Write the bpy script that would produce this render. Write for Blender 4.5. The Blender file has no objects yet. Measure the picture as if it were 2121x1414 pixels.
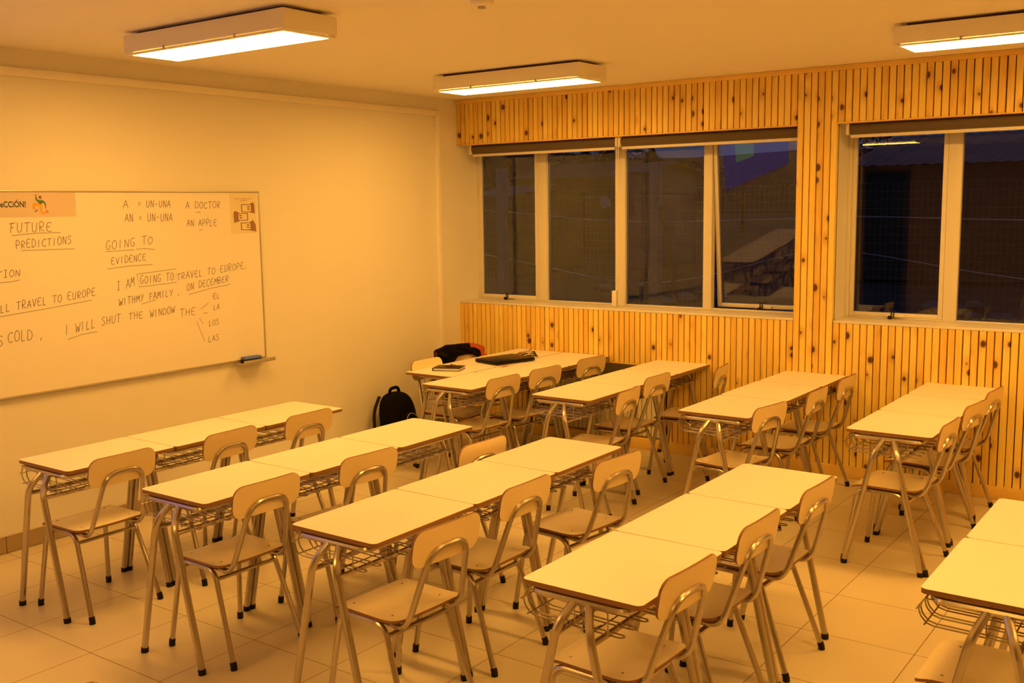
import bpy, bmesh, math, random
from mathutils import Vector, Matrix
random.seed(7)
SC = bpy.context.scene
COL = SC.collection

# ------------------------------------------------------------------ camera
F_PX, YAW, PITCH, ROLL = 2134.235, 0.6271157, 0.1303021, -0.0141292
CAM = Vector((5.58966, -2.42105, 1.93748))
def make_camera():
    fwd = Vector((-math.sin(YAW)*math.cos(PITCH), math.cos(YAW)*math.cos(PITCH), -math.sin(PITCH)))
    right = Vector((math.cos(YAW), math.sin(YAW), 0))
    up = right.cross(fwd)
    r2 = math.cos(ROLL)*right + math.sin(ROLL)*up
    u2 = -math.sin(ROLL)*right + math.cos(ROLL)*up
    m = Matrix((r2, u2, -fwd)).transposed().to_4x4()
    m.translation = CAM
    cd = bpy.data.cameras.new('camera'); cd.sensor_width = 36; cd.sensor_fit = 'HORIZONTAL'
    cd.lens = F_PX*36/2121; cd.clip_start = .05; cd.clip_end = 1000
    co = bpy.data.objects.new('camera', cd); co.matrix_world = m
    COL.objects.link(co); SC.camera = co
make_camera()

# ------------------------------------------------------------------ world, exposure
W = bpy.data.worlds.new('dusk_sky'); SC.world = W; W.use_nodes = True
_n = W.node_tree.nodes; _l = W.node_tree.links
_bg = _n['Background']
_tc = _n.new('ShaderNodeTexCoord'); _sx = _n.new('ShaderNodeSeparateXYZ'); _cr = _n.new('ShaderNodeValToRGB')
_l.new(_tc.outputs['Generated'], _sx.inputs[0]); _l.new(_sx.outputs['Z'], _cr.inputs[0]); _l.new(_cr.outputs[0], _bg.inputs[0])
_cr.color_ramp.elements[0].position = .0; _cr.color_ramp.elements[0].color = (.075, .085, .16, 1)
_cr.color_ramp.elements[1].position = .35; _cr.color_ramp.elements[1].color = (.030, .048, .115, 1)
_bg.inputs[1].default_value = .55
SC.view_settings.view_transform = 'Standard'; SC.view_settings.look = 'None'
SC.view_settings.gamma = 1; SC.view_settings.exposure = 0
SC.view_settings.use_curve_mapping = False
LAMP_COL = (1.0, .485, .079)
LAMP_W = 38.5

# ------------------------------------------------------------------ materials
def new_mat(name):
    m = bpy.data.materials.new(name); m.use_nodes = True
    return m, m.node_tree.nodes, m.node_tree.links, m.node_tree.nodes['Principled BSDF']
def simple(name, col, rough=.5, metal=0, noise=0, nscale=8, bump=0, bscale=60, spec=.5):
    m, n, l, b = new_mat(name)
    b.inputs['Base Color'].default_value = (*col, 1); b.inputs['Roughness'].default_value = rough
    b.inputs['Metallic'].default_value = metal; b.inputs['Specular IOR Level'].default_value = spec
    tc = n.new('ShaderNodeTexCoord')
    if noise:
        t = n.new('ShaderNodeTexNoise'); t.inputs['Scale'].default_value = nscale; t.inputs['Detail'].default_value = 4
        l.new(tc.outputs['Object'], t.inputs['Vector'])
        mx = n.new('ShaderNodeMix'); mx.data_type = 'RGBA'
        mx.inputs[6].default_value = (*[c*(1-noise) for c in col], 1); mx.inputs[7].default_value = (*[min(1, c*(1+noise*.6)) for c in col], 1)
        l.new(t.outputs['Fac'], mx.inputs[0]); l.new(mx.outputs[2], b.inputs['Base Color'])
    if bump:
        t2 = n.new('ShaderNodeTexNoise'); t2.inputs['Scale'].default_value = bscale
        l.new(tc.outputs['Object'], t2.inputs['Vector'])
        bp = n.new('ShaderNodeBump'); bp.inputs['Strength'].default_value = bump; bp.inputs['Distance'].default_value = .002
        l.new(t2.outputs['Fac'], bp.inputs['Height']); l.new(bp.outputs[0], b.inputs['Normal'])
    return m
def emit(name, col, strength):
    m = bpy.data.materials.new(name); m.use_nodes = True; n = m.node_tree.nodes; n.clear()
    e = n.new('ShaderNodeEmission'); e.inputs[0].default_value = (*col, 1); e.inputs[1].default_value = strength
    o = n.new('ShaderNodeOutputMaterial'); m.node_tree.links.new(e.outputs[0], o.inputs[0])
    return m
def wood_mat():
    """pine slats running along Z: a tint per slat, fine vertical grain, sparse knots"""
    m, n, l, b = new_mat('pine_slat')
    g = n.new('ShaderNodeNewGeometry')
    sx = n.new('ShaderNodeSeparateXYZ'); l.new(g.outputs['Position'], sx.inputs[0])
    def math_(op, a, bb=None):
        k = n.new('ShaderNodeMath'); k.operation = op
        for i, v in enumerate((a, bb)):
            if v is None: continue
            if isinstance(v, (int, float)): k.inputs[i].default_value = v
            else: l.new(v, k.inputs[i])
        return k.outputs[0]
    idx = math_('FLOOR', math_('DIVIDE', math_('SUBTRACT', sx.outputs['X'], SLAT0), PITCHW))
    band = math_('MULTIPLY', idx, 1.37)
    wn = n.new('ShaderNodeTexWhiteNoise'); wn.noise_dimensions = '2D'
    cv = n.new('ShaderNodeCombineXYZ'); l.new(idx, cv.inputs[0]); l.new(band, cv.inputs[1]); l.new(cv.outputs[0], wn.inputs['Vector'])
    # grain
    cg = n.new('ShaderNodeCombineXYZ')
    l.new(math_('ADD', math_('MULTIPLY', sx.outputs['X'], 42), math_('MULTIPLY', idx, 7.3)), cg.inputs[0])
    l.new(math_('MULTIPLY', sx.outputs['Z'], 2.2), cg.inputs[1]); l.new(math_('MULTIPLY', wn.outputs['Value'], 30), cg.inputs[2])
    ng = n.new('ShaderNodeTexNoise'); ng.inputs['Scale'].default_value = 1.6; ng.inputs['Detail'].default_value = 3; ng.inputs['Distortion'].default_value = .6
    l.new(cg.outputs[0], ng.inputs['Vector'])
    # knots
    ck = n.new('ShaderNodeCombineXYZ')
    l.new(math_('ADD', math_('MULTIPLY', sx.outputs['X'], 9), math_('MULTIPLY', idx, 3.17)), ck.inputs[0])
    l.new(math_('ADD', math_('MULTIPLY', sx.outputs['Z'], 6.5), math_('MULTIPLY', wn.outputs['Value'], 40)), ck.inputs[1])
    vo = n.new('ShaderNodeTexVoronoi'); vo.voronoi_dimensions = '2D'; vo.inputs['Scale'].default_value = 1.0
    l.new(ck.outputs[0], vo.inputs['Vector'])
    sc = n.new('ShaderNodeSeparateColor'); l.new(vo.outputs['Color'], sc.inputs[0])
    size = math_('MULTIPLY', math_('MAXIMUM', math_('SUBTRACT', sc.outputs[0], .72), 0.0), .55)
    k1 = n.new('ShaderNodeMapRange'); k1.interpolation_type = 'SMOOTHSTEP'
    l.new(math_('SUBTRACT', vo.outputs['Distance'], size), k1.inputs['Value'])
    k1.inputs['From Min'].default_value = -.03; k1.inputs['From Max'].default_value = .07
    k1.inputs['To Min'].default_value = 1; k1.inputs['To Max'].default_value = 0
    has = math_('GREATER_THAN', sc.outputs[0], .76)
    kn = math_('MULTIPLY', k1.outputs[0], has)
    halo = n.new('ShaderNodeMapRange'); halo.interpolation_type = 'SMOOTHSTEP'
    l.new(vo.outputs['Distance'], halo.inputs['Value']); halo.inputs['From Min'].default_value = .05; halo.inputs['From Max'].default_value = .5
    halo.inputs['To Min'].default_value = .45; halo.inputs['To Max'].default_value = 0
    hl = math_('MULTIPLY', halo.outputs[0], has)
    ra = n.new('ShaderNodeValToRGB'); l.new(math_('ADD', math_('MULTIPLY', ng.outputs['Fac'], .62), math_('MULTIPLY', wn.outputs['Value'], .42)), ra.inputs[0])
    e = ra.color_ramp.elements
    e[0].position = .22; e[0].color = (.93, .72, .22, 1); e[1].position = .85; e[1].color = (.74, .45, .09, 1)
    x = ra.color_ramp.elements.new(.5); x.color = (.90, .65, .165, 1)
    m1 = n.new('ShaderNodeMix'); m1.data_type = 'RGBA'; l.new(hl, m1.inputs[0]); l.new(ra.outputs[0], m1.inputs[6]); m1.inputs[7].default_value = (.50, .22, .04, 1)
    m2 = n.new('ShaderNodeMix'); m2.data_type = 'RGBA'; l.new(kn, m2.inputs[0]); l.new(m1.outputs[2], m2.inputs[6]); m2.inputs[7].default_value = (.11, .035, .008, 1)
    l.new(m2.outputs[2], b.inputs['Base Color']); b.inputs['Roughness'].default_value = .42
    return m
SLAT0, PITCHW = -.143, .0478
def floor_mat():
    m, n, l, b = new_mat('floor_tile')
    g = n.new('ShaderNodeNewGeometry'); sx = n.new('ShaderNodeSeparateXYZ'); l.new(g.outputs['Position'], sx.inputs[0])
    def M(op, a, bb=None):
        k = n.new('ShaderNodeMath'); k.operation = op
        for i, v in enumerate((a, bb)):
            if v is None: continue
            if isinstance(v, (int, float)): k.inputs[i].default_value = v
            else: l.new(v, k.inputs[i])
        return k.outputs[0]
    def line(o):
        f = M('FRACT', M('ADD', M('DIVIDE', o, .5), .5))
        return M('LESS_THAN', M('ABSOLUTE', M('SUBTRACT', f, .5)), .0042)
    jt = M('MAXIMUM', line(sx.outputs['X']), line(sx.outputs['Y']))
    cv = n.new('ShaderNodeCombineXYZ'); l.new(M('FLOOR', M('DIVIDE', sx.outputs['X'], .5)), cv.inputs[0]); l.new(M('FLOOR', M('DIVIDE', sx.outputs['Y'], .5)), cv.inputs[1])
    wn = n.new('ShaderNodeTexWhiteNoise'); l.new(cv.outputs[0], wn.inputs['Vector'])
    ns = n.new('ShaderNodeTexNoise'); ns.inputs['Scale'].default_value = 3.5; ns.inputs['Detail'].default_value = 5; l.new(g.outputs['Position'], ns.inputs['Vector'])
    fac = M('ADD', M('MULTIPLY', wn.outputs['Value'], .3), M('MULTIPLY', ns.outputs['Fac'], .5))
    c1 = n.new('ShaderNodeMix'); c1.data_type = 'RGBA'; l.new(fac, c1.inputs[0])
    c1.inputs[6].default_value = (.60, .52, .40, 1); c1.inputs[7].default_value = (.71, .63, .49, 1)
    c2 = n.new('ShaderNodeMix'); c2.data_type = 'RGBA'; l.new(jt, c2.inputs[0]); l.new(c1.outputs[2], c2.inputs[6]); c2.inputs[7].default_value = (.20, .13, .08, 1)
    l.new(c2.outputs[2], b.inputs['Base Color'])
    rr = M('ADD', M('MULTIPLY', ns.outputs['Fac'], .12), .27); l.new(rr, b.inputs['Roughness'])
    bp = n.new('ShaderNodeBump'); bp.inputs['Strength'].default_value = .35; bp.inputs['Distance'].default_value = .002; bp.invert = True
    l.new(jt, bp.inputs['Height']); l.new(bp.outputs[0], b.inputs['Normal'])
    return m
def glass_mat():
    m = bpy.data.materials.new('window_glass'); m.use_nodes = True; n = m.node_tree.nodes; l = m.node_tree.links; n.clear()
    t = n.new('ShaderNodeBsdfTransparent'); t.inputs[0].default_value = (.93, .95, .95, 1)
    gl = n.new('ShaderNodeBsdfGlossy'); gl.inputs['Roughness'].default_value = 0; gl.inputs[0].default_value = (1, 1, 1, 1)
    fr = n.new('ShaderNodeFresnel'); fr.inputs[0].default_value = 1.5
    mx = n.new('ShaderNodeMixShader'); o = n.new('ShaderNodeOutputMaterial')
    l.new(fr.outputs[0], mx.inputs[0]); l.new(t.outputs[0], mx.inputs[1]); l.new(gl.outputs[0], mx.inputs[2]); l.new(mx.outputs[0], o.inputs[0])
    return m
def plywood_edge():
    m, n, l, b = new_mat('plywood_edge')
    tc = n.new('ShaderNodeTexCoord'); w = n.new('ShaderNodeTexWave'); w.bands_direction = 'Z'; w.inputs['Scale'].default_value = 90; w.inputs['Distortion'].default_value = 1.5
    l.new(tc.outputs['Object'], w.inputs['Vector'])
    mx = n.new('ShaderNodeMix'); mx.data_type = 'RGBA'; l.new(w.outputs['Fac'], mx.inputs[0])
    mx.inputs[6].default_value = (.22, .10, .04, 1); mx.inputs[7].default_value = (.33, .165, .072, 1)
    l.new(mx.outputs[2], b.inputs['Base Color']); b.inputs['Roughness'].default_value = .55
    return m
def steel(name, col, rough):
    m, n, l, b = new_mat(name)
    tc = n.new('ShaderNodeTexCoord'); t = n.new('ShaderNodeTexNoise'); t.inputs['Scale'].default_value = 40; t.inputs['Detail'].default_value = 2
    l.new(tc.outputs['Object'], t.inputs['Vector'])
    mx = n.new('ShaderNodeMix'); mx.data_type = 'RGBA'; l.new(t.outputs['Fac'], mx.inputs[0])
    mx.inputs[6].default_value = (*[c*.9 for c in col], 1); mx.inputs[7].default_value = (*col, 1)
    l.new(mx.outputs[2], b.inputs['Base Color']); b.inputs['Metallic'].default_value = .9; b.inputs['Roughness'].default_value = rough
    return m
M = {}
M['paint'] = simple('wall_paint', (.82, .79, .76), .62, noise=.03, nscale=1.3, bump=.05, bscale=90)
M['tan'] = simple('tan_wall_paint', (.46, .36, .25), .7, noise=.04, nscale=1.5)
M['ceil'] = simple('ceiling_paint', (.92, .87, .82), .8, noise=.02, nscale=2)
M['wood'] = wood_mat()
M['dark'] = simple('gap_backing', (.010, .006, .003), .95)
M['plank'] = simple('pine_plank', (.86, .58, .15), .45, noise=.2, nscale=5)
M['floor'] = floor_mat()
M['base'] = simple('baseboard_tile', (.40, .30, .19), .4, noise=.08, nscale=6)
M['white'] = simple('white_frame', (.74, .70, .66), .4)
M['trim'] = simple('white_plastic_trunking', (.90, .86, .80), .45)
M['board'] = simple('whiteboard_enamel', (.86, .81, .78), .28, noise=.02, nscale=2)
M['alu'] = simple('aluminium_edge', (.50, .46, .42), .35, metal=.4)
M['glass'] = glass_mat()
M['lam'] = simple('cream_laminate', (.87, .82, .80), .36, noise=.025, nscale=4)
M['lam2'] = simple('chair_laminate', (.90, .74, .46), .33, noise=.06, nscale=5)
M['lamseat'] = simple('seat_laminate', (.95, .82, .57), .26, noise=.10, nscale=4)
M['edge'] = plywood_edge()
M['steel'] = steel('galvanised_tube', (.58, .52, .45), .27)
M['wire'] = steel('galvanised_wire', (.50, .44, .37), .32)
M['rubber'] = simple('black_rubber', (.008, .007, .007), .6, spec=.3)
M['blind'] = simple('blind_fabric', (.115, .085, .065), .85, noise=.1, nscale=30)
M['black'] = simple('black_plastic', (.007, .006, .006), .35, spec=.25)
M['blackcloth'] = simple('black_cloth', (.005, .004, .0045), .9, spec=.1, noise=.25, nscale=14, bump=.3, bscale=80)
M['redcloth'] = simple('rust_red_lining', (.42, .07, .02), .75, noise=.15, nscale=14)
M['ink'] = simple('marker_ink', (.15, .125, .15), .6)
M['paper'] = simple('banner_paper', (.70, .58, .53), .6, noise=.04, nscale=10)
M['paper2'] = simple('poster_paper', (.78, .70, .52), .6, noise=.03, nscale=10)
M['navy'] = simple('navy_print', (.03, .06, .09), .6)
M['green'] = simple('green_print', (.05, .20, .10), .6)
M['yellow'] = simple('mustard_print', (.75, .40, .02), .6)
M['skin'] = simple('brown_print', (.50, .16, .09), .6)
M['brownp'] = simple('poster_brown', (.33, .17, .09), .6)
M['darkp'] = simple('poster_dark_brown', (.13, .06, .035), .6)
M['blue'] = simple('eraser_felt_blue', (.12, .19, .65), .8)
M['conc'] = simple('concrete', (.34, .32, .34), .85, noise=.15, nscale=6)
M['soil'] = simple('bare_soil', (.13, .09, .06), .95, noise=.35, nscale=.9, bump=.5, bscale=4)
M['tape'] = simple('white_barrier_tape', (.70, .66, .66), .5)
M['housewall'] = simple('house_boards', (.13, .09, .055), .85, noise=.2, nscale=2)
M['housewhite'] = simple('house_white', (.28, .24, .26), .8)
M['roofmetal'] = simple('corrugated_roof', (.30, .26, .28), .5, noise=.5, nscale=.6)
M['roofrust'] = simple('rusty_roof', (.17, .11, .11), .7, noise=.3, nscale=1.2)
M['leaf'] = simple('conifer_leaf', (.030, .024, .012), .95, noise=.4, nscale=5)
M['bark'] = simple('bark', (.04, .027, .016), .95)
M['hill'] = simple('hill_scrub', (.055, .05, .07), 1, noise=.2, nscale=.05)
M['stone'] = simple('rubble', (.30, .27, .27), .9, noise=.3, nscale=5)
M['timber'] = simple('raw_timber', (.20, .12, .06), .8)
M['radiator'] = simple('radiator_enamel', (.80, .74, .62), .4)
M['lamp'] = emit('lamp_diffuser', LAMP_COL, LAMP_W)
M['slide'] = emit('projected_slide_purple', (.40, .19, .48), 1.1)
M['card'] = emit('projected_slide_card', (.72, .85, .36), .9)

# ------------------------------------------------------------------ helpers
def link(name, bm, mats, parent=None, smooth=True, angle=35):
    me = bpy.data.meshes.new(name)
    bmesh.ops.recalc_face_normals(bm, faces=bm.faces[:])
    bm.to_mesh(me); bm.free()
    for m in (mats if isinstance(mats, (list, tuple)) else [mats]): me.materials.append(M[m])
    if smooth:
        for p in me.polygons: p.use_smooth = True
        me.set_sharp_from_angle(angle=math.radians(angle))
    o = bpy.data.objects.new(name, me); COL.objects.link(o)
    if parent: o.parent = parent
    return o
def empty(name, loc=(0, 0, 0), rz=0):
    o = bpy.data.objects.new(name, None); o.empty_display_size = .1
    o.location = loc; o.rotation_euler = (0, 0, rz); COL.objects.link(o); return o
def tag(o, label, cat, group=None, kind=None):
    o['label'] = label; o['category'] = cat
    if group: o['group'] = group
    if kind: o['kind'] = kind
    return o
def struct(o):
    o['kind'] = 'structure'; return o
def copy_tree(o, parent=None):
    c = o.copy(); COL.objects.link(c)
    if parent: c.parent = parent
    for ch in o.children: copy_tree(ch, c)
    return c
def box(bm, x0, x1, y0, y1, z0, z1, bev=0, mi=0, seg=2):
    r = bmesh.ops.create_cube(bm, size=1)
    vs = r['verts']
    for v in vs:
        v.co = Vector(((x0+x1)/2+v.co.x*(x1-x0), (y0+y1)/2+v.co.y*(y1-y0), (z0+z1)/2+v.co.z*(z1-z0)))
    fs = list({f for v in vs for f in v.link_faces})
    for f in fs: f.material_index = mi
    if bev:
        es = list({e for v in vs for e in v.link_edges})
        bmesh.ops.bevel(bm, geom=es, offset=bev, segments=seg, affect='EDGES', profile=.5)
def fillet(pts, r, n=5):
    pts = [Vector(p) for p in pts]; out = [pts[0]]
    for i in range(1, len(pts)-1):
        rr = r[i-1] if isinstance(r, (list, tuple)) else r
        a, b, c = pts[i-1], pts[i], pts[i+1]
        d1 = (a-b); d2 = (c-b); l = min(rr, d1.length*.48, d2.length*.48)
        p1 = b+d1.normalized()*l; p2 = b+d2.normalized()*l
        for k in range(n+1):
            t = k/n; out.append(p1.lerp(b, t).lerp(b.lerp(p2, t), t))
    out.append(pts[-1]); return out
def tube(bm, pts, r, seg=8, closed=False, mi=0, flat=1.0):
    pts = [Vector(p) for p in pts]; n = len(pts); rings = []
    t0 = (pts[1]-pts[0]).normalized()
    ref = Vector((0, 0, 1)) if abs(t0.z) < .9 else Vector((1, 0, 0))
    nrm = (ref-t0*ref.dot(t0)).normalized()
    for i, p in enumerate(pts):
        if closed: t = (pts[(i+1) % n]-pts[i-1]).normalized()
        elif i == 0: t = t0
        elif i == n-1: t = (pts[-1]-pts[-2]).normalized()
        else: t = (pts[i+1]-pts[i-1]).normalized()
        nrm = (nrm-t*nrm.dot(t)).normalized(); bi = t.cross(nrm)
        rr = r(i/(n-1)) if callable(r) else r
        rings.append([bm.verts.new(p+(nrm*math.cos(2*math.pi*k/seg)*flat+bi*math.sin(2*math.pi*k/seg))*rr) for k in range(seg)])
    m = n if closed else n-1
    for i in range(m):
        a, b = rings[i], rings[(i+1) % n]
        for k in range(seg):
            f = bm.faces.new((a[k], a[(k+1) % seg], b[(k+1) % seg], b[k])); f.material_index = mi
    if not closed:
        for f in (bm.faces.new(rings[0][::-1]), bm.faces.new(rings[-1])): f.material_index = mi
def cyl(bm, a, b, r, seg=12, mi=0): tube(bm, [a, b], r, seg, mi=mi)
def lathe(bm, prof, c, seg=24, axis='z', mi=0):
    rings = []
    for (r, h) in prof:
        ring = []
        for k in range(seg):
            an = 2*math.pi*k/seg
            if axis == 'z': v = (c[0]+r*math.cos(an), c[1]+r*math.sin(an), c[2]+h)
            elif axis == 'x': v = (c[0]+h, c[1]+r*math.cos(an), c[2]+r*math.sin(an))
            else: v = (c[0]+r*math.cos(an), c[1]+h, c[2]+r*math.sin(an))
            ring.append(bm.verts.new(v))
        rings.append(ring)
    for i in range(len(rings)-1):
        for k in range(seg):
            bm.faces.new((rings[i][k], rings[i][(k+1) % seg], rings[i+1][(k+1) % seg], rings[i+1][k])).material_index = mi
    bm.faces.new(rings[0][::-1]).material_index = mi; bm.faces.new(rings[-1]).material_index = mi
def plate(bm, w, d, r, th, f, nv, nu=14, nb=8, top=0, rim=1, under=1):
    """rounded-corner sheet: f(a,b)->point on the face side, nv(a,b)->unit normal to the face side"""
    cols = []
    xs = []
    for k in range(5): xs.append(-w/2+r*(1-math.cos(math.pi/2*k/4)))
    mid = [(-w/2+r)+(w-2*r)*k/nu for k in range(1, nu)]
    xs = xs+mid+[-x for x in xs[::-1]]
    top_v, bot_v = [], []
    for a in xs:
        e = abs(a)-(w/2-r)
        h = d/2 if e <= 0 else d/2-r+math.sqrt(max(0, r*r-e*e))
        ct, cb = [], []
        for j in range(nb+1):
            b = -h+2*h*j/nb; p = Vector(f(a, b)); nn = Vector(nv(a, b))
            ct.append(bm.verts.new(p)); cb.append(bm.verts.new(p-nn*th))
        top_v.append(ct); bot_v.append(cb)
    n = len(xs)
    def q(a, b, c, e, mi): bm.faces.new((a, b, c, e)).material_index = mi
    for i in range(n-1):
        for j in range(nb):
            q(top_v[i][j], top_v[i+1][j], top_v[i+1][j+1], top_v[i][j+1], top)
            q(bot_v[i][j], bot_v[i][j+1], bot_v[i+1][j+1], bot_v[i+1][j], under)
        q(top_v[i][0], bot_v[i][0], bot_v[i+1][0], top_v[i+1][0], rim)
        q(top_v[i][nb], top_v[i+1][nb], bot_v[i+1][nb], bot_v[i][nb], rim)
    for j in range(nb):
        q(top_v[0][j], top_v[0][j+1], bot_v[0][j+1], bot_v[0][j], rim)
        q(top_v[-1][j], bot_v[-1][j], bot_v[-1][j+1], top_v[-1][j+1], rim)
BM = bmesh.new

# ------------------------------------------------------------------ room shell
XL, XR, YB, YF, ZC = -.143, 9.0, 4.77, -6.2, 2.858
YO = 5.06                                   # outer face of the window wall
bm = BM(); box(bm, XL-.15, XR+.15, YF-.15, YO, -.12, 0); struct(link('floor', bm, 'floor', smooth=False))
bm = BM(); box(bm, XL-.15, XR+.15, YF-.15, YO, ZC, ZC+.12); struct(link('ceiling', bm, 'ceil', smooth=False))
bm = BM(); box(bm, XL-.15, XL, YF, YO, 0, ZC); struct(link('wall_left', bm, 'paint', smooth=False))
bm = BM(); box(bm, XR, XR+.15, YF, YO, 0, ZC); struct(link('wall_right', bm, 'tan', smooth=False))
bm = BM(); box(bm, XL-.15, XR+.15, YF-.15, YF, 0, ZC); struct(link('wall_front', bm, 'tan', smooth=False))
dr = struct(empty('door_1', (.25, YF, 0)))
bm = BM(); box(bm, -.33, .33, .012, .05, .01, 2.42, .004); link('dark_doorway_panel', bm, 'black', dr)  # black panel stands in for the darkness of an open doorway
bm = BM(); box(bm, -.385, -.335, .0, .06, 0, 2.48, .004); box(bm, .335, .385, .0, .06, 0, 2.48, .004); box(bm, -.335, .335, .0, .06, 2.43, 2.48, .004); link('door_frame', bm, 'darkp', dr)
bm = BM(); cyl(bm, (.24, .05, 1.02), (.24, .09, 1.02), .011, 10); cyl(bm, (.25, .09, 1.02), (.14, .09, 1.02), .009, 10); link('door_handle', bm, 'steel', dr)
W1 = (XL, 2.945); W2 = (3.19, 6.32); ZS, ZT = 1.115, 2.475; NX = (.61, 1.885); NZ = (.10, .686)
bm = BM()
box(bm, XL, NX[0], YB, YO, 0, ZS-.02); box(bm, NX[1], XR, YB, YO, 0, ZS-.02)
box(bm, NX[0], NX[1], YB, YO, NZ[1], ZS-.02); box(bm, NX[0], NX[1], YB, YO, 0, NZ[0]); box(bm, NX[0], NX[1], YB+.2, YO, NZ[0], NZ[1])
box(bm, XL, XR, YB, YO, ZT, ZC)
box(bm, W1[1], W2[0], YB, YO, ZS-.02, ZT); box(bm, W2[1], XR, YB, YO, ZS-.02, ZT)
struct(link('wall_back', bm, 'paint', smooth=False))

# slatted pine cladding on the window wall
def slats(name, x0, x1, z0, z1, holes=(), back=True, skip=None):
    bm = BM(); i0 = math.ceil((x0-SLAT0)/PITCHW-1e-6)
    rnd = random.Random(name)
    k = i0
    while True:
        a = SLAT0+k*PITCHW; b = a+PITCHW-.0072
        if b > x1+.001: break
        za, zb = z0, z1
        for (hx0, hx1, hz) in holes:
            if b > hx0 and a < hx1: za = hz
        o = rnd.uniform(-.0012, .0012)
        if skip and a > skip[0]-.002 and b < skip[1]+.002: k += 1; continue
        box(bm, a+o, b+o, 4.71, 4.747+.001*(k % 2), za, zb, .0018, 0, 1)
        k += 1
    if back:
        if holes:
            hx0, hx1, hz = holes[0]
            box(bm, x0, hx0, 4.749, YB, z0, z1, mi=1); box(bm, hx1, x1, 4.749, YB, z0, z1, mi=1); box(bm, hx0, hx1, 4.749, YB, hz, z1, mi=1)
        else: box(bm, x0, x1, 4.749, YB, z0, z1, mi=1)
    return struct(link(name, bm, ['wood', 'dark'], angle=30))
_kc = [SLAT0+PITCHW*64, SLAT0+PITCHW*70]          # the six full-height slats between the windows
slats('trim_1', XL, XR, .085, ZS-.003, holes=[(NX[0], NX[1], NZ[1])], skip=_kc)
slats('trim_2', XL, XR, ZT, 2.822, skip=_kc)
slats('trim_3', _kc[0], _kc[1], .085, 2.822, back=False)
bm = BM(); box(bm, _kc[0], _kc[1]-.012, 4.752, YB, ZS-.003, ZT); struct(link('trim_7', bm, 'dark', smooth=False))
bm = BM(); box(bm, XL, XR, 4.703, YB, 2.822, ZC-.001, .003); box(bm, XL, _kc[0]-.001, 4.704, YB, ZT-.008, ZT, .001); box(bm, _kc[1]-.004, XR, 4.704, YB, ZT-.008, ZT, .001); struct(link('trim_4', bm, 'plank'))
bm = BM(); box(bm, XL, NX[0], 4.700, YB, 0, .085, .003); box(bm, NX[1], XR, 4.700, YB, 0, .085, .003); box(bm, NX[0], NX[1], 4.70, YB, 0, .085, .003)
box(bm, 3.186, 3.190, 4.748, YB, ZS, ZT-.008, .001)
box(bm, NX[0], NX[1], 4.712, YB+.195, NZ[1]-.012, NZ[1]-.001, .001); box(bm, NX[1]-.012, NX[1], 4.712, YB+.195, .1, NZ[1]-.013, .001)
struct(link('trim_5', bm, 'plank'))
# tiled skirting and cable trunking on the whiteboard wall
bm = BM()
y = YF+.2
while y < 4.6:
    box(bm, XL, XL+.010, y+.0015, min(y+.4985, 4.70), .002, .10, .002, 0, 1); y += .5
struct(link('baseboard_left', bm, 'base'))
bm = BM()
box(bm, XL, XL+.028, YF, 4.405, 2.702, 2.748, .004); box(bm, XL, XL+.028, 4.405, 4.452, .10, 2.748, .004)
struct(link('trim_6', bm, 'trim'))

# ------------------------------------------------------------------ windows
YG = 5.0
def frame_bars(bm, bars):
    for (x0, x1, z0, z1) in bars: box(bm, x0, x1, 4.982, 5.045, z0, z1, .004)
def add_pane(parent, x0, x1, z0, z1, tilt=0.0):
    bm = BM(); box(bm, x0, x1, -.003, .003, z0-z1, 0)
    o = link('glass_pane', bm, 'glass', parent, smooth=False)
    o.location = (0, YG+.012, z1); o.rotation_euler = (tilt, 0, 0); return o
def add_sash(parent, x0, x1, z0, z1, tilt=0.0, glass_tilt=None):
    """awning sash hinged at its top edge; tilt > 0 swings the bottom outwards"""
    bm = BM(); w = .030; h = z1-z0
    for b in ((x0, x0+w, -h, 0), (x1-w, x1, -h, 0), (x0+w, x1-w, -h, -h+w), (x0+w, x1-w, -w, 0)):
        box(bm, b[0], b[1], -.018, .02, b[2], b[3], .003)
    s = link('sash', bm, 'white', parent); s.location = (0, YG, z1); s.rotation_euler = (tilt, 0, 0)
    bm = BM(); box(bm, x0+w-.004, x1-w+.004, -.003, .003, -h+w-.004, -w+.004)
    g = link('glass_pane', bm, 'glass', s, smooth=False)
    if glass_tilt:
        g.rotation_euler = (glass_tilt, 0, 0); g.location = (0, h*glass_tilt, 0)
    xm = (x0+x1)/2
    bm = BM(); box(bm, xm-.055, xm+.075, -.036, -.019, -h+.002, -h+.026, .004)
    hd = link('handle', bm, 'white', s)
    bm = BM(); box(bm, xm-.035, xm-.008, -.052, -.037, -h-.012, -h+.012, .004); cyl(bm, (xm-.014, -.044, -h), (xm-.010, -.044, -h+.05), .004); cyl(bm, (xm+.002, -.044, -h), (xm+.006, -.044, -h+.05), .004)
    link('latch', bm, 'black', hd)
    return s
w1 = struct(empty('window_1'))
bm = BM()
frame_bars(bm, [(W1[0], -.118, ZS, ZT-.008), (.519, .612, ZS, ZT-.008), (1.288, 1.382, ZS, ZT-.008), (2.076, 2.148, ZS, ZT-.008), (2.905, W1[1], ZS, ZT-.008)])
for (a, b) in ((-.118, .519), (.612, 1.288), (1.382, 2.076), (2.148, 2.905)): frame_bars(bm, [(a, b, 2.44, ZT-.008), (a, b, ZS, 1.126)])
link('frame', bm, 'white', w1)
bm = BM(); box(bm, W1[0], 2.913, 4.706, YB, ZS-.019, ZS, .004); box(bm, W1[0], W1[1], YB, 5.05, ZS-.019, ZS, .002); link('sill', bm, 'white', w1)
add_sash(w1, -.117, .518, 1.127, 2.439)
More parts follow.
